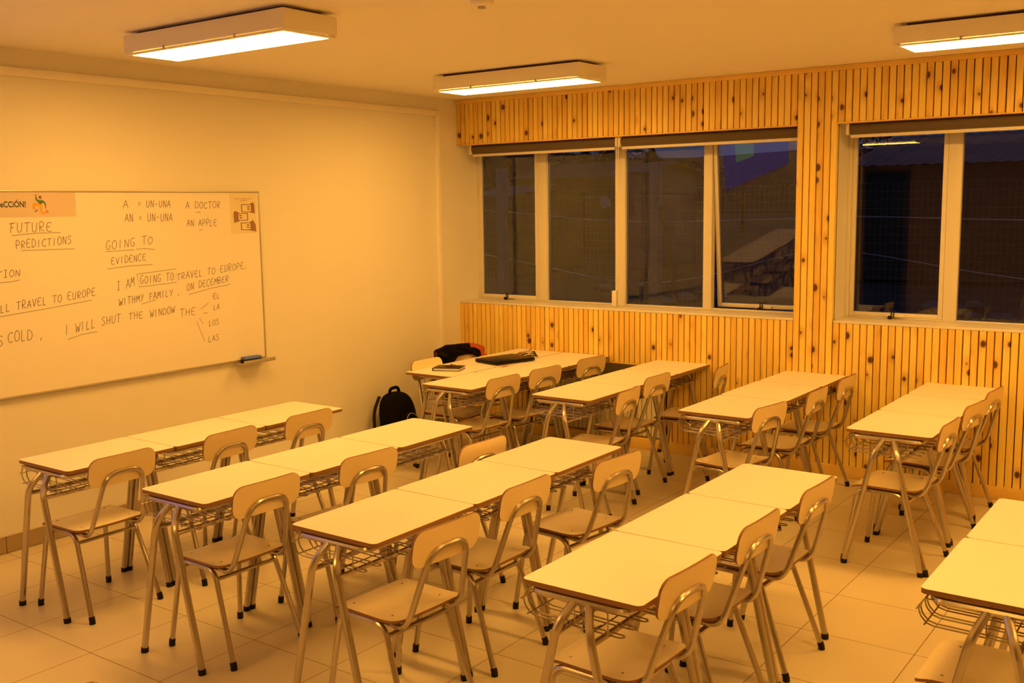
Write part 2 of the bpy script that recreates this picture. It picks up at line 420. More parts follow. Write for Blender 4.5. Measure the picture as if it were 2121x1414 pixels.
add_pane(w1, .612, 1.288, 1.126, 2.44); add_pane(w1, 1.382, 2.076, 1.126, 2.44)
add_sash(w1, 2.150, 2.903, 1.127, 2.439, tilt=math.atan(.112/1.25))
w2 = struct(empty('window_2'))
bm = BM()
ms = [(W2[0], 3.222), (3.862, 3.950), (4.640, 4.728), (5.368, 5.456), (6.24, W2[1])]
frame_bars(bm, [(a, b, ZS, ZT-.008) for a, b in ms])
for i in range(4): frame_bars(bm, [(ms[i][1], ms[i+1][0], 2.445, ZT-.008), (ms[i][1], ms[i+1][0], ZS, 1.126)])
link('frame', bm, 'white', w2)
bm = BM(); box(bm, 3.206, W2[1], 4.706, YB, ZS-.019, ZS, .004); box(bm, W2[0], W2[1], YB, 5.05, ZS-.019, ZS, .002); link('sill', bm, 'white', w2)
add_sash(w2, 3.223, 3.861, 1.127, 2.444)
for i in (1, 2, 3): add_pane(w2, ms[i][1], ms[i+1][0], 1.126, 2.445)

def blind(x0, x1, zc, label, chain=None):
    root = empty('roller_blind', (x0, 4.80, zc))
    tag(root, label, 'blind', 'roller blinds rolled up above the windows')
    L = x1-x0
    bm = BM(); lathe(bm, [(.038, .0), (.038, L)], (0, 0, 0), 20, 'x'); link('fabric_roll', bm, 'blind', root)
    bm = BM(); box(bm, .008, L, -.030, -.026, -.042, .0); link('fabric_drop', bm, 'blind', root, smooth=False)
    bm = BM(); box(bm, .01, L-.002, -.038, -.02, -.064, -.042, .005); link('bottom_rail', bm, 'white', root)
    for xx in (-.026, L+.001):
        bm = BM(); box(bm, xx, xx+.025, -.044, .044, -.045, .044, .010); link('bracket', bm, 'white', root)
    if chain is not None:
        cx = chain-x0
        bm = BM()
        tube(bm, [(cx+.006*math.sin(k*.9)*(k/12), -.03, -.04-k*.1) for k in range(13)], .0035, 6)
        tube(bm, [(cx+.016-.004*math.sin(k*.7), -.03, -.04-k*.1) for k in range(13)], .0035, 6)
        link('pull_chain', bm, 'white', root)
        bm = BM(); box(bm, cx-.045, cx-.002, -.035, .0, -1.31, -1.18, .006); link('chain_weight', bm, 'white', root)
    return root
blind(-.025, 1.412, 2.433, 'dark brown roller blind rolled up over the left half of the left window', chain=1.425)
blind(1.466, 2.912, 2.433, 'dark brown rolled up roller blind over the right half of the left window')
blind(3.262, 6.25, 2.433, 'long dark brown roller blind rolled up above the window at the right edge')

# radiator in the niche under window 1
rad = empty('radiator', (1.25, 4.772, .1)); tag(rad, 'cream panel radiator in the niche under the left window', 'radiator')
bm = BM()
for k in range(28): box(bm, -.60+k*.043, -.60+k*.043+.037, -.045, .03, .0, .415, .006)
box(bm, -.605, .605, -.03, .025, .02, .40, .004)
link('panel', bm, 'radiator', rad)
bm = BM(); box(bm, -.61, .61, -.06, .05, .416, .433, .005); link('top_grille', bm, 'radiator', rad)
bm = BM(); tube(bm, fillet([(.60, -.03, .09), (.622, -.03, .09), (.622, -.03, 0)], .02), .010, 8); lathe(bm, [(.016, 0), (.02, .02), (.016, .05)], (.622, -.03, .1), 12); link('valve', bm, 'black', rad)

# ------------------------------------------------------------------ ceiling lights
def make_light():
    root = empty('ceiling_light')
    bm = BM(); box(bm, -.605, .605, -.168, .168, -.105, -.018, .003); link('housing', bm, 'trim', root)
    bm = BM(); box(bm, -.55, .55, -.12, .12, -.018, 0); link('mounting_plate', bm, 'darkp', root)
    bm = BM()
    for (a, b, c, d) in ((-.6, .6, -.163, -.140), (-.6, .6, .140, .163), (-.6, -.572, -.140, .140), (.572, .6, -.140, .140)): box(bm, a, b, c, d, -.117, -.108, .002)
    link('diffuser_frame', bm, 'trim', root)
    bm = BM(); box(bm, -.572, .572, -.140, .140, -.1175, -.106); link('diffuser', bm, 'lamp', root, smooth=False)
    for sx in (-.27, .27):
        for sy in (-.17, .17):
            bm = BM(); box(bm, sx-.006, sx+.006, sy-.004, sy+.004, -.116, -.098, .002); link('clip', bm, 'alu', root)
    return root
LS = [(1.362, 1.028, 'lit rectangular ceiling light nearest the whiteboard, at the upper left'),
      (1.424, 3.430, 'lit rectangular ceiling light in front of the left window'),
      (4.570, 3.430, 'lit rectangular ceiling light cut by the right edge of the photo'),
      (1.06, -2.74, 'lit rectangular ceiling light at the far left of the room, mirrored in the right window'),
      (4.570, -2.74, 'added lit rectangular ceiling light close to the camera, unseen, brightening the seats'),  # unseen light, added to brighten the chair seats and nearby floor
      (4.570, 1.028, 'lit rectangular ceiling light above the right foreground desks, out of the frame'),
      (7.78, 3.430, 'lit rectangular ceiling light right of the frame, by the window wall'),
      (7.78, 1.028, 'lit rectangular ceiling light right of the camera, out of the frame')]
proto = make_light()
for i, (x, y, lb) in enumerate(LS):
    o = proto if i == 0 else copy_tree(proto)
    o.location = (x, y, ZC); tag(o, lb, 'light', 'rectangular ceiling lights')
det = empty('smoke_detector', (2.705, 1.365, ZC)); tag(det, 'small white round detector on the ceiling at the top edge', 'detector')
bm = BM(); lathe(bm, [(.055, 0), (.055, -.012), (.048, -.026), (.03, -.034)], (0, 0, 0), 28); link('body', bm, 'trim', det)
bm = BM(); lathe(bm, [(.018, 0), (.018, -.008)], (0, 0, -.034), 18); link('sensor_cap', bm, 'alu', det)

# ------------------------------------------------------------------ desks
DW, DL, DH, CX = .4438, .6035, .730, .004
CY = -.02
def desk(L=DL, name='school_desk'):
    root = empty(name); hl = L/2-.0015
    bm = BM()
    plate(bm, 2*hl, DW, .022, .017, lambda a, b: (-b, a, DH), lambda a, b: (0, 0, 1), nu=2, nb=1)
    link('tabletop', bm, ['lam', 'edge'], root, angle=40)
    yr = L/2-.052
    bm = BM()
    loop = [(-.185, -yr, .695), (.170, -yr, .695), (.170, yr, .695), (-.185, yr, .695)]
    c = fillet([Vector(((-.185+.170)/2, -yr, .695))]+[Vector(p) for p in (loop[1], loop[2], loop[3], loop[0])]+[Vector(((-.185+.170)/2, -yr, .695))], .04)
    tube(bm, c[:-1], .013, 8, closed=True); link('top_frame', bm, 'steel', root)
    for e in (-1, 1):
        for s in (-1, 1):
            yt = e*yr; yf = e*(L/2-.016)+CY
            p = [(CX+s*.026, e*(L/2-.062)+CY*.3, .694), (CX+s*.060, yf, .622), (CX+s*.2, yf, .012)]
            pts = fillet(p, .055, 8)
            bm = BM(); tube(bm, pts, .0148, 10); lg = link('leg', bm, 'steel', root)
            d = (Vector(p[2])-Vector(p[1])).normalized()
            bm = BM(); cyl(bm, Vector(p[2])-d*.012, Vector(p[2])+Vector((0, 0, -.012)), .0168, 12); link('rubber_foot', bm, 'rubber', lg)
    for s in (-1, 1):
        bm = BM(); cyl(bm, (CX+s*.072, -L/2+.02+CY, .590), (CX+s*.072, L/2-.02+CY, .590), .0105, 8); link('basket_rail', bm, 'steel', root)
    bm = BM(); nW = int(round((L-.12)/.074)); w = .0027
    for k in range(nW):
        y = -(L-.14)/2+(L-.14)*k/(nW-1); g = .012
        tube(bm, fillet([(-.205, y-g, .681), (-.232, y-g, .640), (-.205, y-g, .590), (.138, y-g, .5875), (.150, y, .5875), (.138, y+g, .5875), (-.205, y+g, .590), (-.232, y+g, .640), (-.205, y+g, .681)], [.02, .03, .01, .012, .01, .03, .02], 2), w, 5)
    for (x, z) in ((-.207, .592), (-.232, .640), (-.206, .681), (.04, .5845), (-.06, .5845)):
        cyl(bm, (x, -(L-.10)/2, z), (x, (L-.10)/2, z), w, 5)
    for e in (-1, 1):
        for x in (-.03, .03):
            tube(bm, fillet([(x+CX, e*(L/2-.055), .687), (x+CX, e*(L/2-.055), .588), (x+CX, e*(L/2-.12), .584)], .012, 2), w, 5)
        tube(bm, fillet([(-.206, e*(L-.10)/2, .679), (.10, e*(L-.10)/2, .677), (.10, e*(L-.10)/2, .59)], .02, 2), w, 5)
    link('wire_basket', bm, 'wire', root)
    for c in root.children:                                   # the steel frame sits slightly off the top's middle
        if not c.name.startswith('tabletop'): c.location.y = -.038
        if c.name.startswith('wire_basket'): c.location.z = .0165
    return root
KD = (1.9375-DH)/(1.9375-.751)
def onplane(p): return (CAM.x+(p[0]-CAM.x)*KD, CAM.y+(p[1]-CAM.y)*KD)
ROWS = {'A': (.762, .128), 'B': (1.741, .139), 'C': (2.667, .152), 'D': (3.732, .172), 'E': (4.807, .787),
        'F': (1.036, 2.802), 'G': (1.893, 2.868), 'H': (2.913, 2.894), 'I': (3.879, 2.926)}
ROWS = {k: onplane(v) for k, v in ROWS.items()}
RN = {'A': 'the left row closest to the whiteboard', 'B': 'the second left row from the whiteboard',
      'C': 'the third left row from the whiteboard', 'D': 'the left row nearest the camera',
      'F': "the row touching the teacher's table", 'G': 'the second right row from the whiteboard',
      'H': 'the third right row from the whiteboard', 'I': 'the rightmost row under the right window'}
POS = {'L': ('at the near end of', 'in the middle of', 'at the aisle end of'), 'R': ('at the aisle end of', 'in the middle of', 'at the wall end of')}
pd = desk(); first = True
jr = random.Random(3)
def place_desk(x, y, label, group, rz=0):
    global first
    o = pd if first else copy_tree(pd); first = False
    o.location = (x, y, 0); o.rotation_euler = (0, 0, rz); tag(o, label, 'desk', group)
    return o
for r in 'ABCDFGHI':
    x0, y0 = ROWS[r]; sd = 'L' if r in 'ABCD' else 'R'
    for k in range(3):
        place_desk(x0+DW/2+jr.uniform(-.004, .004), y0+DL*(k+.5), 'cream school desk '+POS[sd][k]+' '+RN[r], 'school desks in '+RN[r], jr.uniform(-.004, .004))
place_desk(ROWS['E'][0]+DW/2, ROWS['E'][1]+DL*.5, 'cream school desk cut by the lower right corner of the photo', 'school desks at the right edge')
place_desk(ROWS['E'][0]+DW/2+.004, ROWS['E'][1]+DL*1.5, 'cream school desk cut by the right edge, behind the lower right corner one', 'school desks at the right edge')
tt = desk(1.48, 'teacher_table'); _t = onplane((.594, 3.127)); tt.location = (_t[0]+DW/2, _t[1]+.741, 0); tt.rotation_euler = (0, 0, math.pi)
tag(tt, "long cream teacher's table carrying the laptop and the notebook", 'table')

# ------------------------------------------------------------------ chairs
def chair():
    root = empty('school_chair')
    bm = BM()
    def sz(x):
        z = .432
        if x < -.13: z -= 2.6*(x+.13)**2*1.6
        if x > .06: z += .9*(x-.06)**2
        return z
    plate(bm, .362, .365, .045, .011, lambda a, b: (-.017-b, a, sz(-.017-b)+.10*a*a), lambda a, b: (0, 0, 1), nu=8, nb=14)
    for sx, sy in ((-.12, -.13), (-.12, .13), (.09, -.13), (.09, .13)):
        lathe(bm, [(.006, 0), (.0045, .0016)], (sx, sy, sz(sx)+.10*sy*sy+.0002), 8, mi=2)
    link('seat', bm, ['lamseat', 'edge', 'steel'], root, angle=45)
    bm = BM(); Wb, Hb = .362, .142; zc = .726
    def bx(y, z): return .252+(z-.657)*.17-.22*y*y
    def bn(a, b):
        v = Vector((-1, -.44*a, .17)); return v.normalized()
    plate(bm, Wb, Hb, .048, .010, lambda a, b: (bx(a, zc+b)-.011, a, zc+b), bn, nu=12, nb=6, under=0)
    for s in (-1, 1): lathe(bm, [(.007, 0), (.005, -.003)], (bx(.105*s, .68)-.0108, .105*s, .682), 8, 'x', mi=2)
    link('backrest', bm, ['lam2', 'edge', 'steel'], root, angle=45)
    R = .0118
    for s in (-1, 1):
        ym = s*.158
        for q in (-1, 1):
            foot = Vector((q*.218, s*.19, .012))
            top = Vector((-.165 if q < 0 else .075, ym, .404))
            mid = Vector((-.045, ym, .404))
            bm = BM(); tube(bm, fillet([mid, top, foot], .075, 7), R, 10); lg = link('leg', bm, 'steel', root)
            d = (foot-top).normalized()
            bm = BM(); tube(bm, [foot-d*.022, foot-d*.004, foot+Vector((0, 0, -.012))], .0142, 12); link('rubber_foot', bm, 'rubber', lg)
    bm = BM()
    lp = [(-.12, -.132, .406), (.155, -.140, .406), (.190, -.140, .450), (.2685, -.098, .716), (.2685, .098, .716), (.190, .140, .450), (.155, .140, .406), (-.12, .132, .406)]
    tube(bm, fillet(lp, [.045, .03, .075, .075, .03, .045], 6), R, 10); link('back_frame', bm, 'steel', root)
    for x, z, hw in ((-.168, .368, .158), (.090, .364, .160)):
        bm = BM(); box(bm, x-.011, x+.011, -hw, hw, z-.006, z+.006, .002); link('stretcher', bm, 'steel', root)
    return root
pc = chair(); firstc = True
def place_chair(bx_, by_, yaw, label, group, name=None):
    """put the chair so that the top of its backrest is at (bx_, by_)"""
    global firstc
    o = pc if firstc else copy_tree(pc); firstc = False
    bx_, by_ = CAM.x+(bx_-CAM.x)*.9727, CAM.y+(by_-CAM.y)*.9727
    o.location = (bx_-.275*math.cos(yaw), by_-.275*math.sin(yaw), 0); o.rotation_euler = (0, 0, yaw)
    tag(o, label, 'chair', group); return o
BT = {'A': ((1.148, .459, 1), (1.172, 1.102, 3), (1.168, 1.675, 1)), 'B': ((2.14, .515, -1), (2.168, 1.129, -4), (2.480, 1.633, -2)),
      'C': ((3.192, .48, -3), (3.115, 1.11, 0), (3.218, 1.715, -6)), 'D': ((4.161, .547, -3), (4.150, 1.166, -1), (4.165, 1.756, -2)),
      'F': ((1.395, 3.287, -3), (1.417, 3.777, -5), (1.438, 4.387, -5)), 'G': ((2.381, 3.303, 6), (2.276, 3.895, -1), (2.483, 4.50, 9)),
      'H': ((3.344, 3.273, -9), (3.399, 3.916, 0), (3.400, 4.50, 0)), 'I': ((4.325, 3.345, -2), (4.325, 3.95, -7), (4.325, 4.49, -4))}
for r in 'ABCDFGHI':
    sd = 'L' if r in 'ABCD' else 'R'
    for k, (x, y, a) in enumerate(BT[r]):
        place_chair(x, y, math.radians(a), 'cream school chair '+POS[sd][k]+' '+RN[r], 'school chairs in '+RN[r])
place_chair(5.242, 1.13, 0, 'cream school chair under the desk in the lower right corner', 'school chairs at the edges')
place_chair(3.282, -1.202, 0, 'chair of which only the back top shows at the bottom left edge', 'school chairs at the edges')
place_chair(.36, 3.63, math.pi+.02, "cream school chair behind the notebook on the teacher's table", "chairs behind the teacher's table")
T2 = place_chair(.135, 4.33, math.pi-.35, "cream school chair with a black jacket hung over its back", "chairs behind the teacher's table")

# ------------------------------------------------------------------ jacket over the second teacher chair
def jacket():
    root = empty('jacket', T2.location, T2.rotation_euler.z)
    tag(root, 'black jacket with rust red lining draped over the chair back by the wall corner', 'jacket')
    def profile(y, t):
        """t 0 back hem .. 1 front hem; returns local (x, z) around the chair's backrest"""
        c = 1-min(1, abs(y)/.20)
        back_len = .34; front_len = .055+.20*max(0, (y-.04)/.16)+.10*max(0, (-y-.10)/.10)
        top = .815-.35*max(0, abs(y)-.12)
        xt = .268-.22*y*y
        if t < .45:
            k = 1-t/.45; return (xt+.034+.012*math.sin(y*40)*k, top-.02-back_len*k)
        if t < .6:
            k = (t-.45)/.15*math.pi; return (xt+.034*math.cos(k), top-.02+.028*math.sin(k))
        k = (t-.6)/.4; return (xt-.034-.025*k*(1+.6*math.sin(y*35)), top-.02-front_len*k)
    NU, NT = 40, 26
    for part, rng, mat in (('shell', (-.215, .215), 'blackcloth'),):
        bm = BM(); og, ig = [], []
        for i in range(NU+1):
            y = rng[0]+(rng[1]-rng[0])*i/NU; ro, ri = [], []
            for j in range(NT+1):
                x, z = profile(y, j/NT)
                wob = .006*math.sin(9*y*6+j*.7)
                ro.append(bm.verts.new((x+wob, y*1.04, z)))
                cx = .266-.22*y*y
                ri.append(bm.verts.new((x+wob+(.010 if x < cx else -.010), y*1.03, z-.008)))
            og.append(ro); ig.append(ri)
        def isred(i, j): return (i < NU*.30 and NT*.42 < j < NT*.62) or (i < NU*.10)
        for i in range(NU):
            for j in range(NT):
                bm.faces.new((og[i][j], og[i+1][j], og[i+1][j+1], og[i][j+1])).material_index = 1 if isred(i, j) else 0
                bm.faces.new((ig[i][j], ig[i][j+1], ig[i+1][j+1], ig[i+1][j])).material_index = 1
            for j in (0, NT): bm.faces.new((og[i][j], ig[i][j], ig[i+1][j], og[i+1][j]) if j == 0 else (og[i][j], og[i+1][j], ig[i+1][j], ig[i][j]))
        for j in range(NT):
            for i in (0, NU): bm.faces.new((og[i][j], og[i][j+1], ig[i][j+1], ig[i][j]) if i == 0 else (og[i][j], ig[i][j], ig[i][j+1], og[i][j+1]))
        link('shell', bm, ['blackcloth', 'redcloth'], root, angle=60)
    # sleeve hanging on the wall side
    bm = BM()
    tube(bm, [(.15+.05*math.sin(k*.5), .215+.02*math.sin(k*.8), .765-k*.052) for k in range(11)], lambda t: .045-.012*t, 12); link('sleeve', bm, 'blackcloth', root, angle=70)
    bm = BM()
    tube(bm, [(.20+.02*math.sin(k*.6), -.195-.015*math.sin(k*.8), .715-k*.05) for k in range(9)], lambda t: .034-.008*t, 12); link('sleeve', bm, 'redcloth', root, angle=70)
jacket()

# ------------------------------------------------------------------ things on the teacher's table
ZT_ = DH+.001
def oriented(name, x, y, z, ang): return empty(name, (x, y, z), ang)
nb = oriented('notebook', .722, 3.487, ZT_, math.radians(22)); tag(nb, "black closed notebook lying near the aisle end of the teacher's table", 'notebook')
bm = BM(); box(bm, -.105, .105, -.080, .080, .0, .003, .001); box(bm, -.105, .105, -.080, .080, .019, .022, .001); box(bm, -.108, -.100, -.080, .080, .0, .022, .003); link('cover', bm, 'black', nb)
bm = BM(); box(bm, -.099, .101, -.076, .076, .0032, .0188); link('pages', bm, 'paper2', nb, smooth=False)
ky = oriented('key_ring', .700, 3.500, ZT_+.022, .6); tag(ky, 'small dark ring of keys on the black notebook', 'keys')
bm = BM(); tube(bm, [(.022*math.cos(k*math.pi/10), .022*math.sin(k*math.pi/10), .003) for k in range(20)], .003, 6, closed=True); link('ring', bm, 'darkp', ky)
for k in range(3):
    a = -.5+k*.5
    bm = BM(); tube(bm, [(.022*math.cos(a), .022*math.sin(a), .004), (.062*math.cos(a), .062*math.sin(a), .003)], .0042, 6); lathe(bm, [(.010, 0), (.010, .003)], (.03*math.cos(a), .03*math.sin(a), .0045+.003*k), 10); link('key', bm, 'darkp', ky)
lt = oriented('laptop', .845, 4.030, ZT_, math.radians(-14)); tag(lt, "black closed laptop on the teacher's table", 'laptop')
bm = BM(); box(bm, -.140, .140, -.190, .190, .004, .020, .004); link('base', bm, 'black', lt)
bm = BM(); box(bm, -.140, .140, -.190, .190, .021, .030, .004); link('lid', bm, 'black', lt)
bm = BM(); cyl(bm, (-.137, -.13, .020), (-.137, .13, .020), .0075, 10); link('hinge', bm, 'rubber', lt)
for sx in (-.12, .12):
    for sy in (-.17, .17):
        bm = BM(); lathe(bm, [(.008, 0), (.008, .004)], (sx, sy, 0), 10); link('foot', bm, 'rubber', lt)
pp = oriented('paper_sheet', .965, 3.900, ZT_, .12); tag(pp, 'white printed paper partly under the black laptop', 'paper')
bm = BM(); box(bm, -.045, .045, -.14, .14, 0, .0012); box(bm, .0, .03, -.11, -.03, .0012, .0016, mi=1); link('sheet', bm, ['paper', 'brownp'], pp, smooth=False)
gl = oriented('eyeglasses', .80, 4.42, ZT_, .3); tag(gl, 'thin framed eyeglasses folded beside the laptop, nearest the wall', 'eyeglasses')
for s in (-1, 1):
    bm = BM(); tube(bm, [(.004, s*.033+.025*math.cos(k*math.pi/9), .021+.020*math.sin(k*math.pi/9)) for k in range(18)], .0016, 6, closed=True); link('rim', bm, 'darkp', gl)
    bm = BM(); tube(bm, fillet([(.004, s*.060, .034), (-.09, s*.058, .012), (-.115, s*.052, .002)], .01), .0017, 6); link('temple', bm, 'darkp', gl)
bm = BM(); tube(bm, [(.004, -.009, .026), (.006, 0, .030), (.004, .009, .026)], .0016, 6); link('bridge', bm, 'darkp', gl)
cb = oriented('charger_cable', .90, 4.335, ZT_, .5); tag(cb, 'black coiled cable with plug beside the closed laptop', 'cable')
bm = BM(); tube(bm, [((.038-.0009*k)*math.cos(k*.55), (.030-.0006*k)*math.sin(k*.55)+.0012*k, .005+.0011*k) for k in range(36)], .0042, 6); link('cord', bm, 'black', cb)
bm = BM(); box(bm, -.05, -.005, -.075, -.045, 0, .024, .005); link('plug', bm, 'black', cb)
ph = oriented('phone', .735, 4.395, ZT_, .2); tag(ph, 'small dark phone lying behind the closed laptop', 'phone')
bm = BM(); box(bm, -.036, .036, -.07, .07, 0, .008, .0035); link('body', bm, 'black', ph)
bm = BM(); box(bm, -.033, .033, -.065, .065, .008, .0085); link('screen', bm, 'brownp', ph, smooth=False)

# ------------------------------------------------------------------ backpack leaning on the whiteboard wall
bp = empty('backpack', (.06, 3.64, 0), math.radians(6)); tag(bp, "black backpack on the floor against the wall beside the teacher's table", 'backpack')
def blob(bm, c, s, e=2.6, nu=28, nvv=18, lean=0, taper=0, mi=0):
    rings = []
    def sg(x, p): return math.copysign(abs(x)**p, x)
    for i in range(nvv+1):
        ph_ = -math.pi/2+math.pi*i/nvv; cz = sg(math.sin(ph_), 2/e); cr = abs(math.cos(ph_))**(2/e)
        if i in (0, nvv): rings.append([bm.verts.new((c[0]+lean*cz, c[1], c[2]+s[2]*cz))]); continue
        k_ = 1-taper*(cz+1)/2
        rings.append([bm.verts.new((c[0]+s[0]*cr*sg(math.cos(2*math.pi*k/nu), 2/e)+lean*cz, c[1]+s[1]*k_*cr*sg(math.sin(2*math.pi*k/nu), 2/e), c[2]+s[2]*cz)) for k in range(nu)])
    for i in range(nvv):
        a, b = rings[i], rings[i+1]
        for k in range(nu):
            if len(a) == 1: f = bm.faces.new((a[0], b[(k+1) % nu], b[k]))
            elif len(b) == 1: f = bm.faces.new((a[k], a[(k+1) % nu], b[0]))
            else: f = bm.faces.new((a[k], a[(k+1) % nu], b[(k+1) % nu], b[k]))
            f.material_index = mi
bm = BM(); blob(bm, (0, 0, .235), (.105, .185, .235), 3.0, lean=-.035, taper=.12); link('body', bm, 'blackcloth', bp, angle=70)
bm = BM(); blob(bm, (.105, .0, .17), (.042, .135, .145), 3.2, lean=-.018, taper=.15); link('front_pocket', bm, 'blackcloth', bp, angle=70)
bm = BM(); tube(bm, fillet([(-.035, -.065, .44), (-.04, -.055, .505), (-.04, .055, .505), (-.035, .065, .44)], .05), .013, 10); link('top_handle', bm, 'blackcloth', bp)
for s in (-1, 1):
    bm = BM(); tube(bm, fillet([(-.12, s*.09, .44), (-.12, s*.17, .33), (-.09, s*.200, .16), (-.05, s*.185, .05)], .08), .016, 8, flat=.6); link('shoulder_strap', bm, 'black', bp)
bm = BM(); tube(bm, [(.128+.01*math.cos(k*.6), .095*math.sin(-1.3+k*.26), .20+.11*math.cos(-1.3+k*.26)) for k in range(11)], .0035, 6); link('zip', bm, 'alu', bp)
bm = BM(); box(bm, .140, .147, .095, .103, .11, .23, .002); link('zip_pull', bm, 'alu', bp)

# ------------------------------------------------------------------ whiteboard
XBF = -.115
wb = empty('whiteboard', (XBF, 1.25, 1.48)); tag(wb, 'large whiteboard with handwritten English notes on the left wall', 'whiteboard')
WB = (-.02, 2.452, .893, 2.066)
def wbobj(name, bm, mats, parent=wb, smooth=False):
    o = link(name, bm, mats, None, smooth); o.parent = parent
    if parent is wb: o.matrix_parent_inverse = Matrix.Translation(-wb.location)
    else: o.matrix_parent_inverse = Matrix.Translation(-parent.matrix_world.translation)
    return o
bm = BM(); box(bm, XL, XBF, WB[0]+.006, WB[1]-.006, WB[2]+.006, WB[3]-.006); wbobj('panel', bm, 'board')
bm = BM()
for (a, b, c, d) in ((WB[0], WB[1], WB[3]-.009, WB[3]), (WB[0], WB[1], WB[2], WB[2]+.013), (WB[0], WB[0]+.009, WB[2]+.013, WB[3]-.009), (WB[1]-.009, WB[1], WB[2]+.013, WB[3]-.009)):
    box(bm, XL, XBF+.006, a, b, c, d, .002)
wbobj('edge_frame', bm, 'alu', smooth=True)
bm = BM(); box(bm, XBF, -.035, 2.175, 2.445, .878, .884, .002); box(bm, -.041, -.033, 2.19, 2.47, .878, .903, .002); wbobj('pen_tray', bm, 'alu', smooth=True)
er = empty('whiteboard_eraser', (-.075, 2.285, .8845), .02); tag(er, 'blue topped whiteboard eraser lying in the pen tray', 'eraser')
bm = BM(); box(bm, -.026, .026, -.078, .078, .0, .022, .004); link('felt_pad', bm, 'black', er)
bm = BM(); box(bm, -.028, .028, -.075, .075, .0222, .042, .008); link('grip', bm, 'blue', er)

G = {  # single-stroke capitals on a unit cell (x right, y up)
 'A': [[(0, 0), (.42, 1), (.8, 0)], [(.15, .38), (.68, .40)]], 'B': [[(.05, 0), (.05, 1), (.6, .82), (.5, .55), (.05, .5), (.7, .3), (.6, .05), (.05, 0)]],
 'C': [[(.8, .85), (.5, 1), (.1, .75), (.05, .3), (.35, 0), (.8, .1)]], 'D': [[(.1, 0), (.1, 1), (.6, .85), (.8, .5), (.6, .12), (.1, 0)]],
 'E': [[(.75, .95), (.3, 1), (.08, .7), (.1, .2), (.4, 0), (.78, .08)], [(.1, .52), (.6, .55)]], 'F': [[(.3, 1), (.2, 0)], [(0, .9), (.8, 1)], [(.2, .5), (.6, .55)]],
 'G': [[(.75, .9), (.4, 1), (.08, .6), (.2, .08), (.6, .05), (.72, .4), (.42, .42)]], 'H': [[(.1, 1), (.08, 0)], [(.7, 1), (.68, 0)], [(.08, .5), (.7, .55)]],
 'I': [[(.4, 1), (.38, 0)], [(.12, 0), (.65, .02)], [(.15, 1), (.65, 1)]], 'i': [[(.35, 1), (.33, 0)]], 'L': [[(.15, 1), (.1, 0), (.65, .05)]], 'M': [[(0, 0), (.15, 1), (.42, .4), (.7, 1), (.85, 0)]],
 'N': [[(.08, 0), (.12, 1), (.68, 0), (.75, 1)]], 'O': [[(.4, 1), (.08, .7), (.1, .2), (.42, 0), (.75, .3), (.72, .8), (.4, 1)]], 'P': [[(.15, 0), (.12, 1), (.65, .9), (.65, .55), (.15, .45)]],
 'R': [[(.12, 0), (.15, 1), (.65, .85), (.55, .5), (.15, .45), (.72, 0)]], 'S': [[(.72, .9), (.4, 1), (.15, .75), (.6, .45), (.65, .15), (.3, 0), (.05, .1)]],
 'T': [[(.4, 1), (.38, 0)], [(0, .95), (.85, 1)]], 'U': [[(.08, 1), (.12, .2), (.4, 0), (.65, .25), (.72, 1)]], 'V': [[(.05, 1), (.38, 0), (.75, 1)]],
 'W': [[(0, 1), (.2, 0), (.45, .65), (.65, 0), (.9, 1)]], 'Y': [[(.05, 1), (.38, .5)], [(.75, 1), (.25, 0)]], '=': [[(.1, .62), (.65, .64)], [(.1, .36), (.65, .38)]],
 '-': [[(.1, .5), (.65, .52)]], ',': [[(.3, .12), (.15, -.2)]], '.': [[(.25, .02), (.32, .03)]]}
hr = random.Random(11)
def ribbon(bm, pts, w):
    pts = [Vector((0, p[0], p[1])) for p in pts]
    vs = []
    for i, p in enumerate(pts):
        t = (pts[min(i+1, len(pts)-1)]-pts[max(i-1, 0)]).normalized(); n_ = Vector((0, -t.z, t.y))*w/2
        vs.append((bm.verts.new((XBF+.0007, (p+n_).y, (p+n_).z)), bm.verts.new((XBF+.0007, (p-n_).y, (p-n_).z))))
    for a, b in zip(vs, vs[1:]): bm.faces.new((a[0], a[1], b[1], b[0]))
def smooth_pts(st):
    if len(st) < 3: return st
    out = []
    P = [st[0]]+list(st)+[st[-1]]
    for i in range(1, len(P)-2):
        for k in range(4):
            t = k/4; a, b, c, d = P[i-1], P[i], P[i+1], P[i+2]
            out.append(tuple(.5*(2*b[q]+(c[q]-a[q])*t+(2*a[q]-5*b[q]+4*c[q]-d[q])*t*t+(3*b[q]-a[q]-3*c[q]+d[q])*t**3) for q in (0, 1)))
    out.append(st[-1]); return out
